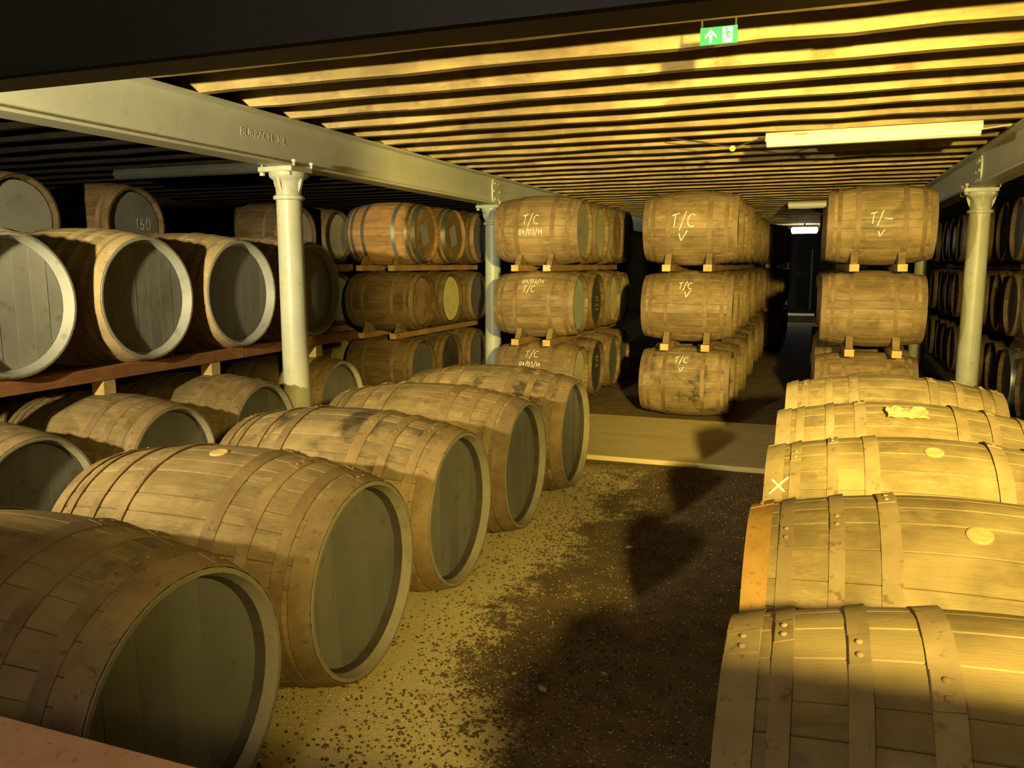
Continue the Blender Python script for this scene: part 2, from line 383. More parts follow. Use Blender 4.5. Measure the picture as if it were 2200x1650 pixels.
# ------------------------------------------------------------------ casks
def prof(T, x):
    q = abs(2*x/T['L']); return T['Rb']-(T['Rb']-T['Rh'])*q**2.0
def make_type(name, L, Rb, Rh, N, hoops, recess=.05, sections=14, boards=6, cf=.95):
    T = dict(name=name, L=L, Rb=Rb, Rh=Rh, N=N, hoops=hoops, recess=recess)
    h2 = L/2; ch = recess
    xs = [-h2, -h2+ch]+[(-h2+ch)+(L-2*ch)*i/(sections-2) for i in range(1, sections-2)]+[h2-ch, h2]
    def stave(wt, seed):
        rs = random.Random(seed)
        a = wt*PI/N; v = []; fc = []; g = .0007/Rb
        for i, x in enumerate(xs):
            R = prof(T, x); ends = i in (0, len(xs)-1)
            ri = R-.013 if ends else R-.036
            ring = [(-a+g, R-.0025), (-a+g+.003/Rb, R), (-a/3, R+.0012), (a/3, R+.0012), (a-g-.003/Rb, R), (a-g, R-.0025), (a-g, ri), (-a+g, ri)]
            for (t, rr) in ring: v.append((x, -rr*math.sin(t), rr*math.cos(t)))
        k = 8
        for i in range(len(xs)-1):
            for q in range(k): fc.append((i*k+q, (i+1)*k+q, (i+1)*k+(q+1) % k, i*k+(q+1) % k))
        fc.append(tuple(range(k))); fc.append(tuple((len(xs)-1)*k+q for q in range(k))[::-1])
        return mesh('stave', v, [tuple(reversed(q)) for q in fc], W['butt'], 25)
    wts = (.8, 1.0, 1.2)
    T['staves'] = [stave(w_, i) for i, w_ in enumerate(wts)]; T['wts'] = wts
    n3 = N//3; seq = [0]*n3+[2]*n3+[1]*(N-2*n3); T['seq'] = seq
    # hoops (for the +X half; the other half is the same turned round)
    T['hoopm'] = []
    nseg = 56 if sections > 10 else 40
    for (d0, d1) in hoops:
        x0, x1 = h2-d1, h2-d0; R0, R1 = prof(T, x0), prof(T, x1); v = []; fc = []; e = .0045; el = .0095 if sections > 10 else .006
        for i in range(nseg):
            a = 2*PI*i/nseg; c, s = math.cos(a), math.sin(a)
            for (x, rr) in ((x0, R0+el-.005), (x0, R0+el), (x1, R1+e), (x1, R1-.004)): v.append((x, rr*s, rr*c))
        for i in range(nseg):
            j = (i+1) % nseg
            for q in range(4): fc.append((i*4+q, j*4+q, j*4+(q+1) % 4, i*4+(q+1) % 4))
        # overlapped end of the hoop
        b0 = len(v); m_ = 5; al = .20
        for i in range(m_+1):
            a = -al/2+al*i/m_
            for (x, rr) in ((x0, R0+el), (x0+.002, R0+el+.003), (x1-.002, R1+e+.003), (x1, R1+e)): v.append((x, rr*math.sin(a), rr*math.cos(a)))
        for i in range(m_):
            for q in range(3): fc.append((b0+i*4+q, b0+i*4+4+q, b0+i*4+5+q, b0+i*4+1+q))
        fc.append((b0, b0+1, b0+2, b0+3)); fc.append(tuple(b0+m_*4+q for q in (3, 2, 1, 0)))
        T['hoopm'].append(mesh('hoop', v, [tuple(reversed(q)) for q in fc], H['rust'], 30))
    T['hoopx'] = [((h2-d0)+(h2-d1))/2 for d0, d1 in hoops]
    # head boards
    Ri = prof(T, h2-ch)-.036-.010; T['Ri'] = Ri; wB = 2*Ri/boards
    T['boards'] = []
    for i in range(boards):
        u0 = -Ri+wB*i+.0005; u1 = -Ri+wB*(i+1)-.0005; pts = []
        n = 8
        for q in range(n+1):
            uu = u0+(u1-u0)*q/n; pts.append((uu, -math.sqrt(max(0, Ri*Ri-uu*uu))))
        for q in range(n+1):
            uu = u1+(u0-u1)*q/n; pts.append((uu, math.sqrt(max(0, Ri*Ri-uu*uu))))
        n = len(pts); xo = h2-ch; e = .0007*(i % 3)
        v = [(xo+e, p[0], p[1]) for p in pts]+[(xo-.022, p[0], p[1]) for p in pts]
        fc = [tuple(range(n)), tuple(range(2*n-1, n-1, -1))]+[(q, n+q, n+(q+1) % n, (q+1) % n) for q in range(n)]
        T['boards'].append(mesh('head_board', v, fc, E_['grey']))
    hd = MB().lathe([(h2-ch-.022, Ri), (h2-ch-.002, Ri), (h2-ch, Ri-.004)], 40, 'X'); T['head'] = hd.mesh('head', E_['grey'])
    gr = MB().lathe([(h2-ch-.03, Ri-.02), (h2-ch-.03, Ri+.012), (h2-ch, Rh-.0405), (h2-ch*cf, Rh-.0165-.0245*cf)], 48, 'X', False); T['groove'] = gr.mesh('croze', CROZE)
    T['chime'] = MB().lathe([(h2-.0005, Rh-.0005), (h2+.003, Rh-.003), (h2+.003, Rh-.0165), (h2-ch*cf, Rh-.0165-(.0245)*cf)], 48, 'X', False).mesh('painted_chime', E_['grey'], 40)
    bd = MB(); n = 26
    bp = [(-h2+L*i/n, prof(T, -h2+L*i/n)) for i in range(n+1)]
    bd.lathe(bp, 40, 'X', False)
    for s in (-1, 1): bd.lathe([(s*h2, Rh), (s*h2, Rh-.014), (s*(h2-ch), Rh-.04), (s*(h2-ch-.01), Rh-.04)][::s], 40, 'X', False)
    T['body'] = bd.mesh('body', W['hogs'], 50)
    return T
BUTT_H = [(0, .075), (.10, .142), (.245, .288), (.385, .440)]
BUTT = make_type('butt', 1.25, .465, .38, 30, BUTT_H, .07, 18, 6, .52)
BUTTR = make_type('butt_r', 1.29, .465, .378, 30, BUTT_H, .07, 18, 6, .52)
RACKB = make_type('rackb', 1.25, .475, .405, 30, [(0, .07), (.10, .14), (.22, .265), (.36, .41)], .065, 18, 7)
LOWB = make_type('lowb', 1.10, .42, .365, 28, [(0, .065), (.09, .13), (.20, .24), (.33, .375)], .06, 16, 6, .6)
HOGS = make_type('hogs', .95, .385, .33, 24, [(0, .052), (.085, .12), (.25, .292)], .04, 9, 6)
HOGT = make_type('hogt', .97, .395, .335, 24, [(0, .058), (.09, .13), (.25, .30)], .04, 9, 6)
rivm = MB().lathe([(0, .0085), (.002, .008), (.004, .005), (.005, .001)], 8).mesh('rivet', H['rust'], 50)
bungm = MB().lathe([(-.01, .036), (.004, .036), (.006, .030)], 20).mesh('bung', PALEWOOD)

def cask(T, xc, yc, zc, label, group, lod=2, ws='hogs', hs='rust', hd='grey', face=1, spin=None, bung=None, hoop_over=None, rivets=False, name='oak_cask', head_rot=0):
    """cask lying along X, bilge centre at (xc,yc,zc); face=+1: the built head looks to +X"""
    base = zc-T['Rb']
    root = empty(name, (xc, yc, base), label, 'cask', group)
    if face < 0: root.rotation_euler = (0, 0, PI)
    z0 = T['Rb']; rs = random.Random(hash((round(xc, 2), round(yc, 2), round(zc, 2))))
    rs = random.Random(int(abs(xc)*1000+yc*7919+zc*31337))
    sp = rs.uniform(0, 6.28) if spin is None else spin
    if lod >= 2:
        seq = T['seq'][:]; rs.shuffle(seq); tot = sum(T['wts'][q] for q in seq); a = sp
        for q in seq:
            st = 2*PI*T['wts'][q]/T['N']
            obj('stave', T['staves'][q], root, (0, 0, z0), (a+st/2, 0, 0), W[ws]); a += st
    else:
        obj('body', T['body'], root, (0, 0, z0), (sp, 0, 0), W[ws])
    for i, hm in enumerate(T['hoopm']):
        for s in (1, -1):
            ang = rs.uniform(-.5, .5) if rivets else rs.uniform(0, 6.28)
            mt = H[(hoop_over or {}).get((i, s), hs)]
            ho = obj('hoop', hm, root, (0, 0, z0), (ang, 0, 0 if s > 0 else PI), mt)
            if rivets:
                R = prof(T, T['hoopx'][i])+.0098
                for d in (-.045, .045):
                    # child of the hoop, in the hoop's own frame
                    obj('rivet', rivm, ho, (T['hoopx'][i], R*math.sin(d), R*math.cos(d)-.0005), (-d, 0, 0), mt)
    if lod >= 3:
        for bm_ in T['boards']: obj('head_board', bm_, root, (0, 0, z0), (head_rot, 0, 0), E_[hd])
        obj('croze', T['groove'], root, (0, 0, z0))
        obj('painted_chime', T['chime'], root, (0, 0, z0), mat=E_['rim' if T in (BUTT, BUTTR, LOWB) else 'pale'])
    else:
        obj('head', T['head'], root, (0, 0, z0), (head_rot, 0, 0), E_[hd])
    obj('head', T['head'], root, (0, 0, z0), (0, 0, PI), E_[hd if lod < 3 else 'grey'])
    if bung is not None:
        R = T['Rb']; obj('bung', bungm, root, (0, -R*math.sin(bung), z0+R*math.cos(bung)), (bung, 0, 0))
    return root

# chalk strokes -----------------------------------------------------
def arc(cx, cy, rx, ry, a0, a1, n=10): return [(cx+rx*math.cos(math.radians(a0+(a1-a0)*i/n)), cy+ry*math.sin(math.radians(a0+(a1-a0)*i/n))) for i in range(n+1)]
G = {'T': [[(0, .92), (.8, 1.08)], [(.42, 1.0), (.34, .0)]], '/': [[(.0, -.25), (.55, 1.25)]], 'C': [arc(.5, .5, .45, .5, 50, 310)],
     '-': [[(0, .45), (1.0, .42)]], 'V': [[(0, .7), (.32, 0), (1.05, .95)]],
     '0': [arc(.35, .5, .33, .5, 90, 450, 14)], '1': [[(.2, 1), (.2, 0)]], '3': [arc(.3, .75, .28, .25, 140, -90, 8)+arc(.3, .25, .3, .25, 90, -140, 8)],
     '4': [[(.3, 1), (.0, .4), (.6, .42)], [(.5, .75), (.45, -.05)]], '6': [[(.5, 1), (.15, .6), (.05, .3)]+arc(.33, .25, .28, .25, 180, -180, 12)],
     '7': [[(0, 1), (.55, 1), (.2, 0)]], 'L': [[(.1, 1), (.1, 0), (.6, .05)]], '_': [[(0, 0), (1.0, -.05)]], 'X': [[(0, 0), (1, 1)], [(0, .9), (.9, .1)]],
     'O': [arc(.5, .5, .5, .5, 80, 400, 24)]}
ADV = {'T': .75, '/': .55, 'C': .95, '1': .42, '-': .9}
def strokes(txt, h, x=0, y=0, slant=.1):
    out = []
    for ch in txt:
        if ch != ' ':
            for s in G[ch]: out.append([(x+(px+slant*py)*h*.72, y+py*h) for px, py in s])
        x += ADV.get(ch, .8)*h*.72+.16*h
    return out
def chalk(root, T, lines, on='side', w_=.0075, spin_face=1):
    """lines: list of polylines (u along the cask or across its head, v up) in metres"""
    v = []; fc = []; z0 = T['Rb']
    def P(uu, vv):
        if on == 'side':
            ph = vv/T['Rb']; R = prof(T, uu)+.0105
            return Vector((uu, -R*math.cos(ph), z0+R*math.sin(ph)))
        return Vector((T['L']/2-T['recess']+.005, uu, z0+vv))
    for ln in lines:
        pts = []
        for (a, b) in zip(ln[:-1], ln[1:]):
            n = max(1, int(math.dist(a, b)/.02))
            pts += [(a[0]+(b[0]-a[0])*i/n, a[1]+(b[1]-a[1])*i/n) for i in range(n)]
        pts.append(ln[-1]); b0 = len(v)
        for i, p in enumerate(pts):
            q0 = pts[max(i-1, 0)]; q1 = pts[min(i+1, len(pts)-1)]; dx, dy = q1[0]-q0[0], q1[1]-q0[1]; d = math.hypot(dx, dy) or 1
            ww = w_*random.uniform(.35, .6); nx, ny = -dy/d*ww, dx/d*ww
            v.append(P(p[0]+nx, p[1]+ny)); v.append(P(p[0]-nx, p[1]-ny))
        for i in range(len(pts)-1): fc.append((b0+2*i, b0+2*i+1, b0+2*i+3, b0+2*i+2))
    o = obj('chalk_mark', mesh('chalk_mark', v, fc, CHALK), root); tag(o, 'white chalk writing'); return o

# ---- left front row of big casks
gl = 'big casks in the front row on the left'
LROW = [(-1.52, 1.62, 'big dark cask nearest the camera on the left, above the plaster sill', 'butt', 'rust', 'grey'),
        (-1.54, 2.575, 'big dusty cask second in the left floor row, with olive grey head', 'butt', 'rust', 'grey'),
        (-1.56, 3.53, 'big mould-stained cask third in the left floor row', 'mold', 'rust', 'grey'),
        (-1.55, 4.475, 'big cask fourth in the left floor row, before the concrete path', 'butt', 'rust', 'grey'),
        (-1.52, 5.47, 'big stained cask last in the left floor row, beside the path', 'mold', 'rust', 'grey')]
lr = []
for i, (xh, yy, lab, ws, hs, hd) in enumerate(LROW):
    lr.append(cask(BUTT, xh-BUTT['L']/2, yy, .466, lab, gl, 3, ws, hs, hd, rivets=True, bung=(.12 if i == 1 else None), head_rot=random.uniform(-.12, .12)))
# ---- right front row
gr_ = 'big casks in the front row on the right'
RROW = [(-.135, 1.78, 'big cask nearest the camera on the right, its front in shade', 'butt_dusty', {(0, -1): 'dust'}),
        (-.150, 2.73, 'big cask second in the right row, with orange end hoop and round bung', 'butt_dusty', {(0, -1): 'orange'}),
        (-.138, 3.69, 'big cask third in the right row, brightest yellow in the lamp light', 'butt_dusty', {}),
        (-.130, 4.64, 'big cask fourth in the right row, a straw scrap lying on it', 'butt_dusty', {}),
        (-.110, 5.78, 'big cask last in the right row, before the right stack', 'butt_dusty', {})]
rr_ = []
for i, (xe, yy, lab, ws, ov) in enumerate(RROW):
    rr_.append(cask(BUTTR, xe+BUTTR['L']/2, yy, .466, lab, gr_, 3, ws, 'dust', 'grey', face=1, rivets=True,
                    bung={1: .42, 2: .30}.get(i), hoop_over=ov))
chalk(rr_[0], BUTTR, [[(x-.28, yv) for x, yv in arc(0, .15, .085, .055, 60, 400, 24)]], w_=.009)
chalk(rr_[1], BUTTR, [[(x-.33, yv) for x, yv in arc(0, .13, .05, .06, 80, 430, 24)]], w_=.008)
chalk(rr_[2], BUTTR, strokes('X', .09, -.62, .33), w_=.01)

# ---- left rack: upper tier, lower tier
gm = 'big casks on the upper rails of the left rack'
XH = -4.16
MT = [(3.27, 'big cask at the left edge of the left rack, pale grey head with peeling paint', 'pale'), (4.26, 'big cask on the left rack with thick rough dark grey head', 'rough'),
      (5.22, 'big cask on the left rack just left of the cream column', 'grey'), (6.20, 'big cask on the left rack just right of the cream column', 'grey')]
for yy, lab, hd in MT: cask(RACKB, XH-RACKB['L']/2, yy, 1.445, lab, gm, 3, 'butt_dusty', 'dust', hd)
gw = 'casks under the rails of the left rack'
LT = [(2.95, -3.70, 'cask on the floor at the left edge, under the red-brown rail'), (3.93, -3.71, 'second cask on the floor under the red-brown rail'),
      (4.93, -3.78, 'cask on the floor under the rail, just left of the cream column'), (6.32, -3.98, 'cask on the floor just right of the cream column')]
for yy, xh, lab in LT: cask(LOWB, xh-LOWB['L']/2, yy, .42, lab, gw, 3, 'butt', 'rust', 'grey')
# rails of the left rack
def rail(x0, x1, y0, y1, z0, z1, label, mat=RAIL, group='timber rails under the casks'):
    o = MB().box(-(x1-x0)/2, (x1-x0)/2, 0, y1-y0, 0, z1-z0).build('timber_rail', mat, None, None, ((x0+x1)/2, y0, z0)); bevel_mesh(o.data, .003)
    return tag(o, label, 'rail', group)
def rack_bottom(T, zc, x): return zc-prof(T, x)
zr = rack_bottom(RACKB, 1.445, RACKB['L']/2-.11)
rail(-4.325, -4.215, 2.4, 5.26, zr-.085, zr, 'red-brown rail under the big casks left of the column', RAIL_RED)
rail(-4.325, -4.215, 5.27, 7.0, zr-.085, zr, 'red-brown rail continuing behind the cream column', RAIL_RED)
rail(-5.23, -5.12, 2.4, 7.0, zr-.085, zr, 'rear rail of the left rack, behind the red-brown rails', RAIL_RED)
for k_, (yy, xh, _) in enumerate(LT):
    for j, xx in enumerate((-4.27, -4.66)):
        if j and k_ != 1: continue
        zl = .42+prof(LOWB, xx-(xh-LOWB['L']/2)); b = MB().box(-.05, .05, -.05, .05, 0, zr-.085-zl+.004).build('spacer_block', PALEWOOD, None, None, (xx, yy, zl-.004)) if j == 0 else None
        if b:
            bevel_mesh(b.data, .003)
            tag(b, ['pale block under the rail at the left edge', 'pale block between the red-brown rail and the second floor cask', 'small pale block under the rail left of the column', 'pale block under the rail right of the column'][k_], 'block', 'spacer blocks under the left rack rail')

# ---- stacks of hogsheads
TIER = [.392, 1.212, 2.035]
TN = ['bottom', 'middle', 'top']; ORD = ['front', 'second', 'third', 'fourth', 'fifth', 'sixth', 'seventh', 'eighth', 'ninth']
def stack(nm, xc, ys, offs, railx, lod_rows, ws, heads, face=1, hoops=None, wsd=None, skip=()):
    out = {}
    for t in range(3):
        for i, yy in enumerate(ys):
            if (t, i) in skip: continue
            lab = f'{"front" if i == 0 else ORD[i]+"-row"} cask on the {TN[t]} tier of the {nm}'
            T = HOGT if (t == 2 and face > 0) else HOGS
            zc = TIER[t]+(.008 if T is HOGT else 0)
            c = cask(T, xc+offs[t]+(0 if i == 0 else ((i*7+t*5) % 5-2)*.014), yy, zc, lab, f'casks of the {nm}', 2 if i < lod_rows else 1, (wsd or {}).get((t, i), ws),
                     (hoops or {}).get((t, i), 'rust'), heads.get((t, i), 'grey'), face, head_rot=random.uniform(-.3, .3))
            out[t, i] = (c, T)
    for t in (1, 2):
        zt = TIER[t]-prof(HOGS, .2)
        for j, rx in enumerate(railx):
            ro = rail(rx-.044, rx+.044, ys[0]-.47, ys[-1]+.38, zt-.070, zt, f'{"left" if j == 0 else "right"} timber rail under the {TN[t]} tier of the {nm}')
            tag(MB().box(-.0425, .0425, -.004, .001, .0015, .0685).build('sawn_end', PALEWOOD, ro), 'pale fresh sawn end')
            if t == 2 and j == 1 and nm.startswith('stack right'):
                v = []; fc = []
                for ln in strokes('T/C', .045, -.036, .012):
                    for a, b in zip(ln[:-1], ln[1:]):
                        d = math.dist(a, b) or 1; nx, nz = -(b[1]-a[1])/d*.003, (b[0]-a[0])/d*.003; b0 = len(v)
                        v += [(a[0]+nx, -.0048, a[1]+nz), (a[0]-nx, -.0048, a[1]-nz), (b[0]-nx, -.0048, b[1]-nz), (b[0]+nx, -.0048, b[1]+nz)]; fc.append((b0, b0+1, b0+2, b0+3))
                tag(obj('chalk_mark', mesh('chalk_mark', v, fc, CHALK), ro), 'white chalk letters')
            for s in (-1, 1):
                dxr = rx-(xc+offs[t]); R = prof(HOGT if t == 2 and face > 0 else HOGS, dxr)
                zc = TIER[t]; yb = ys[0]+s*.235; top = zc-math.sqrt(max(.01, R*R-.16**2))
                vv = []
                for xx in (-.032, .032):
                    vv += [(xx, s*-.115, 0), (xx, s*.10, 0), (xx, s*.035, .115), (xx, s*-.02, .10), (xx, s*-.115, .018)]
                fcs = [(0, 1, 2, 3, 4), (9, 8, 7, 6, 5)]+[(q, 5+q, 5+(q+1) % 5, (q+1) % 5) for q in range(5)]
                o = obj('wedge_chock', mesh('wedge_chock', vv, fcs, CHOCK), None, (rx, ys[0]+s*.285, zt))
                tag(o, f'{"near" if s < 0 else "far"} wedge, {TN[t]} tier, {"left" if j == 0 else "right"} rail of the {nm}', 'wedge', 'wedges holding the casks')
    return out
YS = [8.92+.8*i for i in range(9)]
SA = stack('stack left of the grey column', -4.95, [9.12, 9.98, 10.86], (-.06, -.04, 0), (-5.16, -4.72), 2, 'dark',
           {(2, 0): 'wood', (2, 1): 'wood', (1, 0): 'wood', (1, 1): 'yellow', (0, 0): 'grey', (0, 1): 'black'},
           hoops={(2, 0): 'galv', (2, 1): 'galv', (1, 0): 'rust'}, wsd={(2, 0): 'new', (2, 1): 'new'})
SB = stack('stack right of the grey column', -2.90, YS[:4], (-.0, -.01, .02), (-3.07, -2.70), 3, 'hogs',
           {(2, 0): 'pale', (2, 1): 'cream', (2, 2): 'wood', (1, 0): 'blue', (1, 1): 'black', (1, 2): 'yellow', (1, 3): 'yellow', (0, 0): 'cream', (0, 1): 'black'},
           wsd={(1, 1): 'dark', (0, 1): 'dark'})
SC = stack('middle stack', -1.21, YS[:8], (-.005, .0, .015), (-1.40, -.98), 2, 'hogs', {(0, 0): 'wood', (1, 3): 'blue', (1, 5): 'cream', (0, 3): 'black', (0, 1): 'cream'},
           wsd={(0, 0): 'mold'})
SD = stack('right stack', .60, YS[:6], (-.03, .0, .025), (.40, .82), 1, 'hogs', {(1, 0): 'wood'})
SE = stack('dark stack down the aisle', -.93, [16.6+.82*i for i in range(5)], (0, 0, 0), (-1.1, -.75), 0, 'dark', {})
g4 = 'right dark rack'
SR = stack('dark right-hand rack', 2.56, [9.35+.86*i for i in range(9)], (0, 0, 0), (2.38, 2.78), 2, 'dark',
           {(2, i): h for i, h in enumerate(['grey', 'grey', 'black', 'cream', 'black', 'black', 'pale', 'cream', 'grey'])} | {(1, i): h for i, h in enumerate(['grey', 'black', 'black', 'wood', 'cream', 'wood', 'cream', 'black', 'black'])} | {(0, i): 'black' for i in range(9)},
           face=-1, hoops={(0, 0): 'galv', (0, 1): 'galv', (1, 2): 'orange'})
# far left rack behind the left one
FL = [(4.7, 2, 'pale'), (5.85, 2, 'rough'), (8.5, 2, 'cream'), (9.36, 2, 'cream'), (8.5, 1, 'grey'), (9.36, 1, 'blue'), (8.5, 0, 'blue'), (9.36, 0, 'yellow'), (4.7, 1, 'grey'), (5.85, 1, 'grey'), (4.7, 0, 'grey'), (5.85, 0, 'grey')]
flabs = ['pale grey headed cask at the top left corner, behind the left rack', 'dark headed cask chalked 160, top tier behind the left rack', 'cream headed cask on top, just right of the cream column',
         'cask with half-shadowed head on top, left of the stack with galvanised hoops']
fl_ = {}
for i, (yy, t, hd) in enumerate(FL):
    lab = flabs[i] if i < 4 else f'cask on the {TN[t]} tier of the far left rack, {dict([(4.7, "nearest"), (5.85, "second"), (8.5, "third"), (9.36, "last")])[yy]} along'
    T = HOGS
    zc = TIER[t]
    fl_[i] = (cask(T, (-5.80 if yy < 7 else -5.87)-T['L']/2, yy, zc, lab, 'casks of the far left rack', 2 if i < 4 else 1, 'dark', 'rust', hd), T)
for (y0, y1, xo, T, tiers, w_) in ((4.25, 6.35, -5.80, HOGS, TIER, 'near'), (8.0, 9.9, -5.87, HOGS, TIER, 'far')):
    for t in (1, 2):
        zt = tiers[t]-prof(T, .3)
        for j, dx in enumerate((T['L']/2-.3, T['L']/2+.3)):
            zb = tiers[t-1]+prof(T, .3)
            rail(xo-dx-.04, xo-dx+.04, y0, y1, zb, zt, f'{["front","rear"][j]} rail under the {TN[t]} tier, {w_} part of the far left rack')

# ---- chalk writing
def ch(key, S, lines, **k): c, T = S[key]; chalk(c, T, lines, **k)
ch((2, 0), SB, strokes('T/C', .10, -.13, .06)+strokes('04/03/14', .055, -.17, -.05), w_=.008)
ch((1, 0), SB, strokes('04/03/14', .05, -.13, .26)+strokes('T/C', .075, -.11, .15), w_=.0075)
ch((0, 0), SB, strokes('T/C', .085, -.11, .24)+strokes('04/03/14', .05, -.16, .13), w_=.0075)
ch((2, 0), SC, strokes('T/C', .13, -.18, .0)+strokes('V', .11, -.10, -.14), w_=.010)
ch((1, 0), SC, strokes('T/C', .075, -.08, .20)+strokes('V', .08, -.01, .11), w_=.009)
ch((0, 0), SC, strokes('T/C', .075, -.10, .24)+strokes('V', .055, -.04, .14), w_=.009)
ch((2, 0), SD, strokes('T/-', .10, -.11, .0)+strokes('V', .07, -.03, -.12), w_=.009)
ch((1, 1), SB, [[(-y_*.9+.12, x_-.12) for x_, y_ in l] for l in [[(a, b) for a, b in l2] for l2 in strokes('170', .10)]], on='head', w_=.008)
ch((1, 2), SB, [[(-y_*.9+.12, x_-.12) for x_, y_ in l] for l in strokes('L70', .13)], on='head', w_=.009)
ch((0, 1), SB, [[(-y_*.9+.12, x_-.02) for x_, y_ in l] for l in strokes('70', .12)], on='head', w_=.008)
ch(1, fl_, strokes('160', .10, .02, -.04, .0)+strokes('_', .25, .05, -.09), on='head', w_=.007)

# grey labels on two fresh oak heads
for i, a in ((0, .35), (1, .35)):
    c, T = SA[2, i]; x = T['L']/2-T['recess']+.004; pts = []
    for (p, q) in ((-.09, -.13), (.09, -.13), (.09, .13), (-.09, .13)): pts.append((x, p*math.cos(a)-q*math.sin(a), T['Rb']+p*math.sin(a)+q*math.cos(a)))
    pts2 = [(p[0]+.002, p[1], p[2]) for p in pts]
    o = obj('label_patch', mesh('label_patch', pts+pts2, [(3, 2, 1, 0), (4, 5, 6, 7), (0, 1, 5, 4), (1, 2, 6, 5), (2, 3, 7, 6), (3, 0, 4, 7)], E_['pale']), c); tag(o, 'tilted grey label')

# paint and tar splashes
def rim_patch(root, T, a0, a1, d0, d1, mat, name, lab, inner=False):
    v = []; fc = []; n = 14; h2 = T['L']/2; rp = random.Random(name)
    for i in range(n+1):
        a = math.radians(a0+(a1-a0)*i/n); t = math.sin(PI*i/n); j0 = rp.uniform(.6, 1)
        for (xx, rr) in ((h2-d0, prof(T, h2-d0)+.0062), (h2-d0-(d1-d0)*t*j0, prof(T, h2-d1)+.0062)) if not inner else ((h2+.003, T['Rh']-.002), (h2-.03*t*j0, T['Rh']-.026)):
            v.append((xx, rr*math.cos(a), T['Rb']+rr*math.sin(a)))
    fc = [(2*i, 2*i+1, 2*i+3, 2*i+2) for i in range(n)]
    tag(obj(name, mesh(name, v, fc, mat), root), lab)
rim_patch(lr[4], BUTT, -60, 8, 0, .05, H['orange'], 'paint_splash', 'yellow paint splash on the rim', True)

# ------------------------------------------------------------------ lamps and services under the joists
def batten(x0, x1, yy, z, rot, label, knobs, WHITE=WHITE):
    L = x1-x0; root = empty('batten_light', ((x0+x1)/2, yy, z), label, 'light fitting', 'fluorescent battens under the joists'); root.rotation_euler = (0, 0, rot)
    b = MB(); h = L/2
    sec = [(-.045, .0), (-.062, -.035), (-.062, -.075), (.062, -.075), (.062, -.035), (.045, 0)]
    v = [(-h, p[0], p[1]) for p in sec]+[(h, p[0], p[1]) for p in sec]; n = 6
    b.add(v, [tuple(range(n)), tuple(range(2*n-1, n-1, -1))]+[(q, n+q, n+(q+1) % n, (q+1) % n) for q in range(n)][:]); b.build('housing', WHITE, root)
    d = MB(); sec = [(-.060, -.076), (-.055, -.10), (-.03, -.118), (.03, -.118), (.055, -.10), (.060, -.076)]
    v = [(-h+.01, p[0], p[1]) for p in sec]+[(h-.01, p[0], p[1]) for p in sec]
    d.add(v, [tuple(range(n)), tuple(range(2*n-1, n-1, -1))]+[(q, n+q, n+(q+1) % n, (q+1) % n) for q in range(n)]); d.build('diffuser', WHITE, root)
    for q in range(knobs):
        MB().lathe([(-.07, .014), (-.052, .014)], 10, 'Z', True, (0, 0, 0)).build('clip', BLACKP, root, None, (-h+.04+(L-.08)*q/(knobs-1), 0, -.022), (PI/2, 0, 0))
    return root
b1 = batten(-.42, 1.25, 7.64, 2.800, math.radians(-2), 'long unlit fluorescent batten under the joists at the right', 5)
MB().box(.0, .11, -.0605, -.057, -.035, -.018).build('rating_label', PALEWOOD, b1, None, (-.60, -.001, 0))
batten(-.44, .75, 16.2, 2.800, 0, 'small distant unlit batten beside the right stack', 3)
batten(-7.9, -5.75, 7.7, 2.800, 0, 'dark unlit batten hanging in the shadowed left bay', 5, plain('shaded_white_enamel', (.10, .10, .09), (.13, .13, .12), 3, .4))  # white enamel darkened here: the bay's shade is put into the colour
far = empty('strip_lamp', (-.2, 24.78, 2.62), 'lit white strip lamp at the end of the aisle', 'lamp')
MB().lathe([(-.36, .03), (-.33, .095), (.33, .095), (.36, .03)], 16, 'X').build('tube', emit('lit_tube', (.9, .97, 1), 14), far, 40)
MB().box(-.9, .36, -.05, .05, .075, .13).build('housing', BLACKP, far)
MB().box(-.02, .02, -.02, .02, .13, .19).build('hanger', BLACKP, far)
l = bpy.data.lights.new('strip_lamp_light', 'POINT'); l.energy = 45; l.color = (.85, .95, 1); l.shadow_soft_size = .1
o = bpy.data.objects.new('strip_lamp_light', l); col.objects.link(o); o.location = (-.2, 25, 2.45)
# cable from the batten
cb = empty('lamp_cable', (-.45, 7.64, 2.76), 'thin grey cable drooping from the batten towards the left', 'cable')
MB().tube([(.06, 0, 0.02), (0, 0, 0), (-.12, .0, -.03), (-.22, .0, -.06), (-.34, .0, -.045), (-.55, .0, .0), (-.8, .0, .042)], .006).build('wire', BLACKP, cb, 40)
MB().lathe([(-.004, .028), (.004, .028)], 6, 'X').build('tag', TAGY, cb, None, (-.25, -.012, -.075), (0, 0, PI/2))
cb2 = MB().tube([(1.24, 7.80, 2.76), (1.33, 7.8, 2.77), (1.5, 7.85, 2.795)], .008).build('lamp_cable', WHITE); tag(cb2, 'short pale cable between the batten and the right beam', 'cable')

# far end of the aisle
stp = MB().box(-.95, .3, 24.7, 25.6, -.02, .20).build('stone_step', CONCRETE); bevel_mesh(stp.data, .02); tag(stp, 'pale stone step at the far end of the aisle', 'step')
dr = empty('door_1', (-.35, 31.65, 0), kind='structure')
MB().box(-.44, .44, -.0, .06, 0, 2.18).build('door_leaf', WALLM, dr); MB().box(-.44, -.38, -.06, 0, 0, 2.2).build('door_frame', PALEWOOD, dr); MB().box(.38, .44, -.06, 0, 0, 2.2).build('door_frame', PALEWOOD, dr)

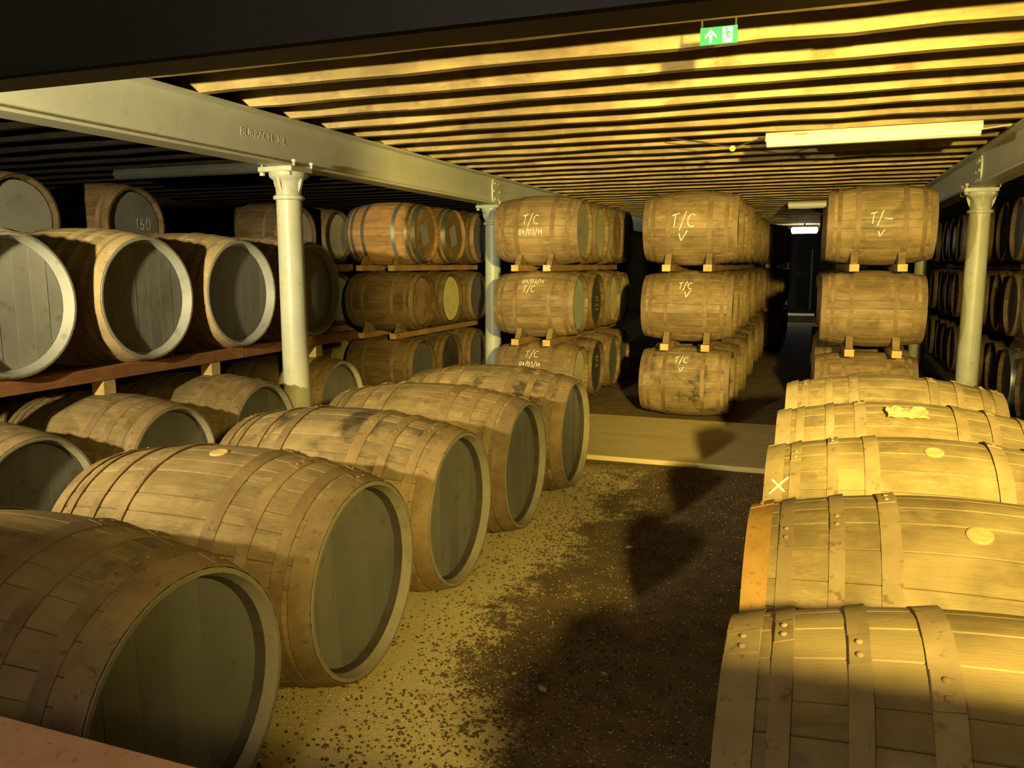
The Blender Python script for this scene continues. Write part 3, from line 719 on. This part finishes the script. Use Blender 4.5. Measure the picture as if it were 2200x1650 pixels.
# ------------------------------------------------------------------ loose things
rs = random.Random(3)
def stone(x, yy, s, lab, elong=1.4):
    bm = bmesh.new(); bmesh.ops.create_icosphere(bm, subdivisions=1, radius=1)
    for v in bm.verts: v.co = Vector((v.co.x*elong, v.co.y, v.co.z*.6))*s*rs.uniform(.8, 1.15)
    m = bpy.data.meshes.new('loose_stone'); bm.to_mesh(m); bm.free(); m.materials.append(STONE)
    o = obj('loose_stone', m, None, (x, yy, s*.40), (0, 0, rs.uniform(0, 3))); tag(o, lab, 'stone', 'loose stones on the dirt floor'); return o
stone(-.912, 2.82, .016, 'pale oblong stone lying on the dirt near the bottom centre', 1.7)
stone(-.924, 4.52, .020, 'flat stone on the dirt beside the second shadow of the right row')
stone(-1.06, 2.90, .009, 'tiny round pale stone left of the oblong stone')
stone(-.71, 3.02, .012, 'grey stone at the edge of the nearest shadow')
# scrap of straw sacking on the fourth cask
bm = bmesh.new(); bmesh.ops.create_grid(bm, x_segments=16, y_segments=10, size=1)
for v in bm.verts:
    x, yy = v.co.x*.095, v.co.y*.045
    n = mnoise.noise(Vector((x*22, yy*30, 1)))
    ed = 1+.3*mnoise.noise(Vector((x*40, yy*40, 7)))
    v.co = Vector((x*ed, yy*ed, .012+.02*abs(n)-(yy*yy)*1.2))
m = bpy.data.meshes.new('sacking_scrap'); bm.to_mesh(m); bm.free(); m.materials.append(SACK)
so = obj('sacking_scrap', m, None, (.50, 4.46, .47+math.sqrt(.47**2-.18**2)+.004), (.38, 0, .05))
md = so.modifiers.new('thick', 'SOLIDIFY'); md.thickness = .006
tag(so, 'crumpled straw-coloured sacking scrap on the fourth right cask', 'scrap')

# grit scattered over the floor (uncountable)
def grit(name, label, mat, n, smin, smax, fn):
    rs = random.Random(name); v = []; fc = []
    while n > 0:
        x = rs.uniform(-2.2, .25); yy = rs.uniform(1.5, 6.5)
        if rs.random() > fn(x, yy): continue
        n -= 1; s = rs.uniform(smin, smax)**1.0; b0 = len(v); an = rs.uniform(0, 6.28); c, q = math.cos(an), math.sin(an); e = rs.uniform(.6, 1.6)
        for (px, py, pz) in ((1, 0, 0), (0, 1, 0), (-1, 0, 0), (0, -1, 0), (0, 0, 1)):
            px *= e; v.append((x+(px*c-py*q)*s, yy+(px*q+py*c)*s, -.010+pz*s*.9+.002))
        fc += [(b0, b0+1, b0+4), (b0+1, b0+2, b0+4), (b0+2, b0+3, b0+4), (b0+3, b0, b0+4)]
    o = obj(name, mesh(name, v, fc, mat)); tag(o, label, 'grit', kind='stuff')
grit('cinder_grit', 'dark cinder crumbs scattered over the pale strip', plain('dark_cinder', (.05, .035, .018), (.12, .085, .04), 40, .9), 9000, .003, .0085, lambda x, yy: .9*math.exp(-((x+1.15)/.35)**2)+.12)
grit('pale_grit', 'pale chips scattered over the brown dirt', STONE, 9000, .002, .005, lambda x, yy: .3+.5*math.exp(-((yy-2.2)/.9)**2))

# reflection of an exit sign in the window glass, built as a hung sign
sg = empty('reflected_exit_sign', (-.458, 4.085, 2.692), 'glass reflection of a green running-man exit sign, built under the joists', 'exit sign')
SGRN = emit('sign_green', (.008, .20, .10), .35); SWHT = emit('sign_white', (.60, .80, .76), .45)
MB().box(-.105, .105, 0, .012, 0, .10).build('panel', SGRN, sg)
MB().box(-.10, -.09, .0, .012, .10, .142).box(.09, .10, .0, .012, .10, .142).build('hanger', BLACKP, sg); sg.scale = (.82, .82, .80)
def flat(name, polys, y0, mat):
    b = MB()
    for p in polys:
        n = len(p); b.add([(q[0], y0, q[1]) for q in p]+[(q[0], y0-.0015, q[1]) for q in p], [tuple(range(n)), tuple(range(2*n-1, n-1, -1))]+[(q, n+q, n+(q+1) % n, (q+1) % n) for q in range(n)])
    return b.build(name, mat, sg)
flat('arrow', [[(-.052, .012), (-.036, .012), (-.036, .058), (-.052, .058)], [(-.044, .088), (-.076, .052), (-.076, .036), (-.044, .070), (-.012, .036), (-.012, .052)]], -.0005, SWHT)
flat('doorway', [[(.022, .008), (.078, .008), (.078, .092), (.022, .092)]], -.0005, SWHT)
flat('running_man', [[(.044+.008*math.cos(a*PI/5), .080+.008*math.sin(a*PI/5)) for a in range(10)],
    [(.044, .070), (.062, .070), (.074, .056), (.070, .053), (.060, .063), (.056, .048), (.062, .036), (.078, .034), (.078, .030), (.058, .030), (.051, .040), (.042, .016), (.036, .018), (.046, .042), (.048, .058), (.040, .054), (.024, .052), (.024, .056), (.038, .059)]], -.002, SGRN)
